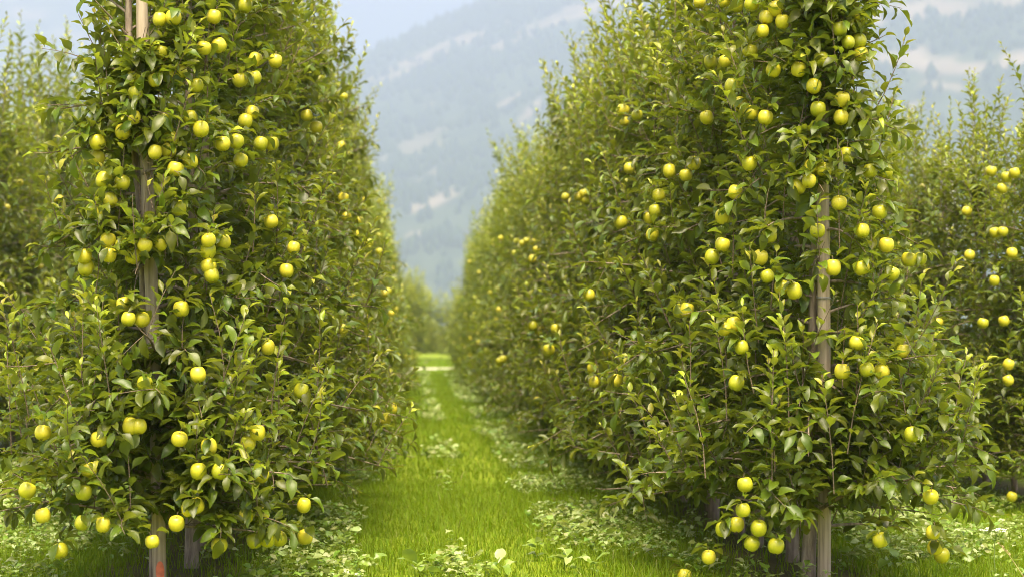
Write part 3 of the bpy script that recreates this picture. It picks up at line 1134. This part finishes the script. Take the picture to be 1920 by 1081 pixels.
def blades(n, x0, x1, y0, y1, hmin, hmax, w, seed):
    q = np.random.default_rng(seed)
    x, y = q.uniform(x0, x1, n), q.uniform(y0, y1, n)
    rd = row_dist(x)
    den = fbm(x * 1.3, y * 1.3, seed, 3)
    keep = ((y < 63.2 - 0.04 * x) | (y > 69.9 - 0.04 * x)) & (q.random(n) < np.clip((rd - 0.08) / 0.4, 0.16, 1)) & (q.random(n) < 0.45 + den)
    x, y = x[keep], y[keep]
    n = len(x)
    lm = lane_mask(x, y)
    h = q.uniform(hmin, hmax, n) * (0.5 + 0.32 * lm) * (0.7 + 0.6 * fbm(x * 2, y * 2, seed + 9, 2))
    a = q.uniform(0, 6.283, n)
    ln = q.uniform(0.15, 0.9, n) * h
    dx, dy = np.cos(a) * ln, np.sin(a) * ln
    wx, wy = -np.sin(a + q.normal(0, .5, n)) * w, np.cos(a) * w
    z0 = np.zeros(n)
    V = np.stack([
        np.stack([x - wx, y - wy, z0], -1), np.stack([x + wx, y + wy, z0], -1),
        np.stack([x + dx * .35 - wx * .8, y + dy * .35 - wy * .8, h * .62], -1), np.stack([x + dx * .35 + wx * .8, y + dy * .35 + wy * .8, h * .62], -1),
        np.stack([x + dx, y + dy, h * q.uniform(.75, 1.05, n)], -1)], 1)
    F = np.array([(0, 1, 3), (0, 3, 2), (2, 3, 4)])
    F = (F[None] + (np.arange(n) * 5)[:, None, None]).reshape(-1, 3)
    ti = np.clip(q.beta(2, 2.5, n) * 0.8 + (q.random(n) < 0.015) * 0.6, 0, 1)
    return V.reshape(-1, 3), F, np.repeat(ti, 5), np.repeat(q.random(n), 5)


ga = Acc()
for args in ((120000, -3.4, 4.2, 8.2, 14.5, 0.04, 0.12, 0.0022, 1), (60000, -5.0, 5.6, 14.5, 24, 0.05, 0.12, 0.004, 2), (42000, -1.2, 1.9, 24, 57, 0.05, 0.11, 0.008, 3),
             (26000, -6, 8, 57, 92, 0.06, 0.13, 0.02, 4)):
    V, F, ti, rn = blades(*args)
    ga.add(V, F, tint=ti, rnd=rn)
tag(link('grass', ga.mesh('grass', [M['grass']])), 'short vivid green grass of the orchard alley', 'grass', None, 'stuff')

WEED = [leaf_shape([0, 0.2, 0.35, 0.55, 0.75, 0.9, 1], f, b, wv, p, w, 0.18) for f, b, wv, p, w in
        ((0.2, 0.7, 0.35, 0, 0.24), (0.35, 1.1, 0.4, 2, 0.27), (0.15, 0.5, 0.3, 4, 0.29), (0.45, 0.9, 0.45, 1, 0.22))]
WEED_LO = [leaf_shape([0, 0.35, 0.75, 1], f, b, 0.2, p, w, 0.2) for f, b, p, w in ((0.1, 0.5, 0, 0.36), (0.3, 0.9, 2, 0.36))]


def weed_leaves(cx, cy, n, size, q, lift=1.0):
    """rosettes: arrays for n leaves round each centre"""
    k = len(cx)
    ph = np.arange(n)[None] * 2.4 + q.random((k, 1)) * 6.28
    el = q.uniform(0.05, 0.9, (k, n))
    ax = np.stack([np.cos(ph) * np.cos(el), np.sin(ph) * np.cos(el), np.sin(el)], -1).reshape(-1, 3)
    sz = (size[:, None] * q.uniform(0.6, 1.15, (k, n))).reshape(-1)
    pos = np.stack([np.repeat(cx, n), np.repeat(cy, n), q.uniform(0.02, 0.095, k * n) * lift], -1)
    pos[:, :2] += q.normal(0, 0.015, (k * n, 2))
    nr = np.array([0, 0, 1.0]) + q.normal(0, 0.3, (k * n, 3))
    return dict(pos=pos, axis=ax, nrm=nr, size=sz, tint=q.beta(2, 2, k * n), rnd=q.random(k * n))


wa = Acc()


def scatter_weeds(n, x0, x1, y0, y1, s0, s1, nl, shapes, seed, thr):
    q = np.random.default_rng(seed)
    x, y = q.uniform(x0, x1, n), q.uniform(y0, y1, n)
    f = fbm(x * 1.1, y * 0.8, seed + 3, 4) * (0.15 + 0.85 * lane_mask(x, y))
    rd = row_dist(x)
    keep = (f > thr) & (q.random(n) < np.clip((rd - 0.25) / 0.4, 0.06, 1))
    x, y = x[keep], y[keep]
    L = weed_leaves(x, y, nl, q.uniform(s0, s1, len(x)), q)
    Rm = leaf_frames(L)
    which = q.integers(0, len(shapes), len(L['pos']))
    for s, (T, F) in enumerate(shapes):
        m = which == s
        k = int(m.sum())
        V = L['pos'][m][:, None] + np.einsum('kij,vj->kvi', Rm[m], T) * L['size'][m][:, None, None]
        wa.add(V.reshape(-1, 3), (F[None] + (np.arange(k) * len(T))[:, None, None]).reshape(-1, 3),
               tint=np.repeat(L['tint'][m], len(T)), rnd=np.repeat(L['rnd'][m], len(T)))


scatter_weeds(9000, -3.4, 4.2, 8.3, 15, 0.028, 0.075, 6, WEED, 61, 0.40)
scatter_weeds(6000, -4.5, 5.4, 15, 26, 0.035, 0.08, 6, WEED_LO, 62, 0.41)
scatter_weeds(4000, -0.9, 1.6, 26, 57, 0.045, 0.09, 5, WEED_LO, 63, 0.42)
tag(link('ground_cover', wa.mesh('ground_cover', [M['weed']])), 'pale broad leaved weeds spread through the alley grass', 'ground cover', None, 'stuff')

# the largest weeds at the near end of the alley, leaf by leaf
WEED_MESH = []
for T, F in WEED:
    for tv in (0.3, 0.5, 0.7):
        WEED_MESH.append(mesh_np('leaf', T, F, [M['weed']], {'tint': np.full(len(T), tv), 'rnd': np.full(len(T), 0.6)}))
wq = np.random.default_rng(15)
for k, (px, py, s) in enumerate([(585, 1075, .12), (700, 1072, .08), (785, 1078, .13), (865, 1080, .10), (935, 1078, .12), (1010, 1040, .10), (1065, 1062, .12), (1120, 1075, .10),
                                 (845, 1020, .085), (640, 1030, .085), (1600, 1055, .11), (1680, 1070, .12), (1800, 1065, .11), (1890, 1062, .11)]):
    dv = aim(px, py + 12)
    yy = CAM_Z / -dv[2]
    root = bpy.data.objects.new('weed_plant', None)
    COL.objects.link(root)
    root.location = (dv[0] * yy, yy, 0)
    if px < 1300:
        tag(root, 'broad pale leaved weed at the near end of the grass alley', 'weed', 'broad weeds at the near end of the alley')
    else:
        tag(root, 'broad pale leaved weed on the ground right of the banded post', 'weed', 'broad weeds right of the banded post')
    L = weed_leaves(np.zeros(1), np.zeros(1), 8, np.array([s * 0.85]), wq, 1.0)
    Rm = leaf_frames(L)
    for i in range(8):
        o = bpy.data.objects.new('leaf', WEED_MESH[int(wq.integers(0, len(WEED_MESH)))])
        COL.objects.link(o)
        o.parent = root
        z = float(L['size'][i])
        o.matrix_local = Matrix.Translation(L['pos'][i]) @ Matrix(Rm[i].tolist()).to_4x4() @ Matrix.Diagonal((z, z, z, 1))

# white umbel flower and dry grass stalk by the right edge
def umbel(px, py_top, y):
    dv = aim(px, py_top)
    top = dv * y + np.array([0, 0, CAM_Z])
    root = bpy.data.objects.new('wild_carrot', None)
    COL.objects.link(root)
    root.location = (top[0], y, 0)
    tag(root, 'thin stemmed plant with flat white flower heads at the right edge', 'flower')
    z = top[2]
    a = Acc()
    a.add(*tube(np.array([(0.004, 0, -0.01), (0, 0, z * 0.4), (0.003, 0, z * 0.78)]), [0.003, 0.0025, 0.002], 6))
    h0 = np.array([0.003, 0, z * 0.78])
    heads = []
    for k in range(11):
        an, r = k * 2.4, 0.014 + 0.048 * math.sqrt((k + .3) / 11)
        tip = np.array([r * math.cos(an), r * math.sin(an), z + 0.004 * math.cos(k)])
        a.add(*tube(np.array([h0, (h0 + tip) / 2 + [0, 0, -0.006], tip]), [0.0012, 0.001, 0.001], 4))
        heads.append(tip)
    link('stem', a.mesh('stem', [M['stem']]), root)
    q = np.random.default_rng(4)
    for tip in heads:
        b = Acc()
        for j in range(14):
            rr, an = 0.012 * math.sqrt(q.random()), q.random() * 6.28
            c = tip + [rr * math.cos(an), rr * math.sin(an), q.uniform(0, 0.004)]
            s = 0.0028
            b.add(np.array([c + [s, 0, 0], c + [0, s, .0008], c + [-s, 0, 0], c + [0, -s, .0008], c + [0, 0, .0025]]), np.array([(0, 1, 4), (1, 2, 4), (2, 3, 4), (3, 0, 4)]))
        link('flower_head', b.mesh('flower_head', [M['umbel']]), root)


umbel(1864, 993, 8.75)


def stalk(px, py, y, label):
    dv = aim(px, py)
    top = dv * y + np.array([0, 0, CAM_Z])
    root = bpy.data.objects.new('grass_stalk', None)
    COL.objects.link(root)
    root.location = (top[0], y, 0)
    tag(root, label, 'grass stalk')
    z = top[2]
    bx = 0.10
    k = np.linspace(0, 1, 7)
    pts = np.c_[bx - bx * k ** 1.2, 0 * k, z * 0.75 * k]
    link('stem', mesh_np('stem', *tube(pts, np.linspace(.0022, .0012, 7), 5), [M['straw']]), root)
    q = np.random.default_rng(2)
    b = Acc()
    for j in range(60):
        u = j / 60
        c = pts[-1] + np.array([-0.05 * u, 0, z * 0.25 * u])
        d = unit(np.array([q.normal(0, .5), q.normal(0, .5), 1.0]))
        w = unit(np.cross(d, q.normal(0, 1, 3))) * 0.0022
        b.add(np.array([c, c + d * .006 + w, c + d * .013, c + d * .006 - w]), np.array([(0, 1, 2), (0, 2, 3)]))
    link('seed_head', b.mesh('seed_head', [M['straw']]), root)


stalk(1893, 1018, 8.2, 'dry straw coloured grass stalk leaning in the bottom right corner')

# ------------------------------------------------------------------ haze, one closed box round everything
hx0, hx1, hy0, hy1, hz0, hz1 = -3900, 4700, -260, 8250, -16, 2550
Vb = np.array([(x, y, z) for z in (hz0, hz1) for x, y in ((hx0, hy0), (hx1, hy0), (hx1, hy1), (hx0, hy1))], float)
Fb = np.array([(0, 3, 2, 1), (4, 5, 6, 7), (0, 1, 5, 4), (1, 2, 6, 5), (2, 3, 7, 6), (3, 0, 4, 7)])
hm = bpy.data.materials.new('valley haze')
hm.use_nodes = True
hm.cycles.homogeneous_volume = True
ht = hm.node_tree
ht.nodes.remove(ht.nodes['Principled BSDF'])
pv = ht.nodes.new('ShaderNodeVolumePrincipled')
pv.inputs['Color'].default_value = (0.64, 0.745, 1.0, 1)
pv.inputs['Density'].default_value = HAZE
pv.inputs['Anisotropy'].default_value = 0.2
ht.links.new(pv.outputs['Volume'], ht.nodes['Material Output'].inputs['Volume'])
hz = link('haze', mesh_np('haze', Vb, Fb, [hm], smooth=False))
tag(hz, 'pale blue valley haze', 'haze', None, 'stuff')
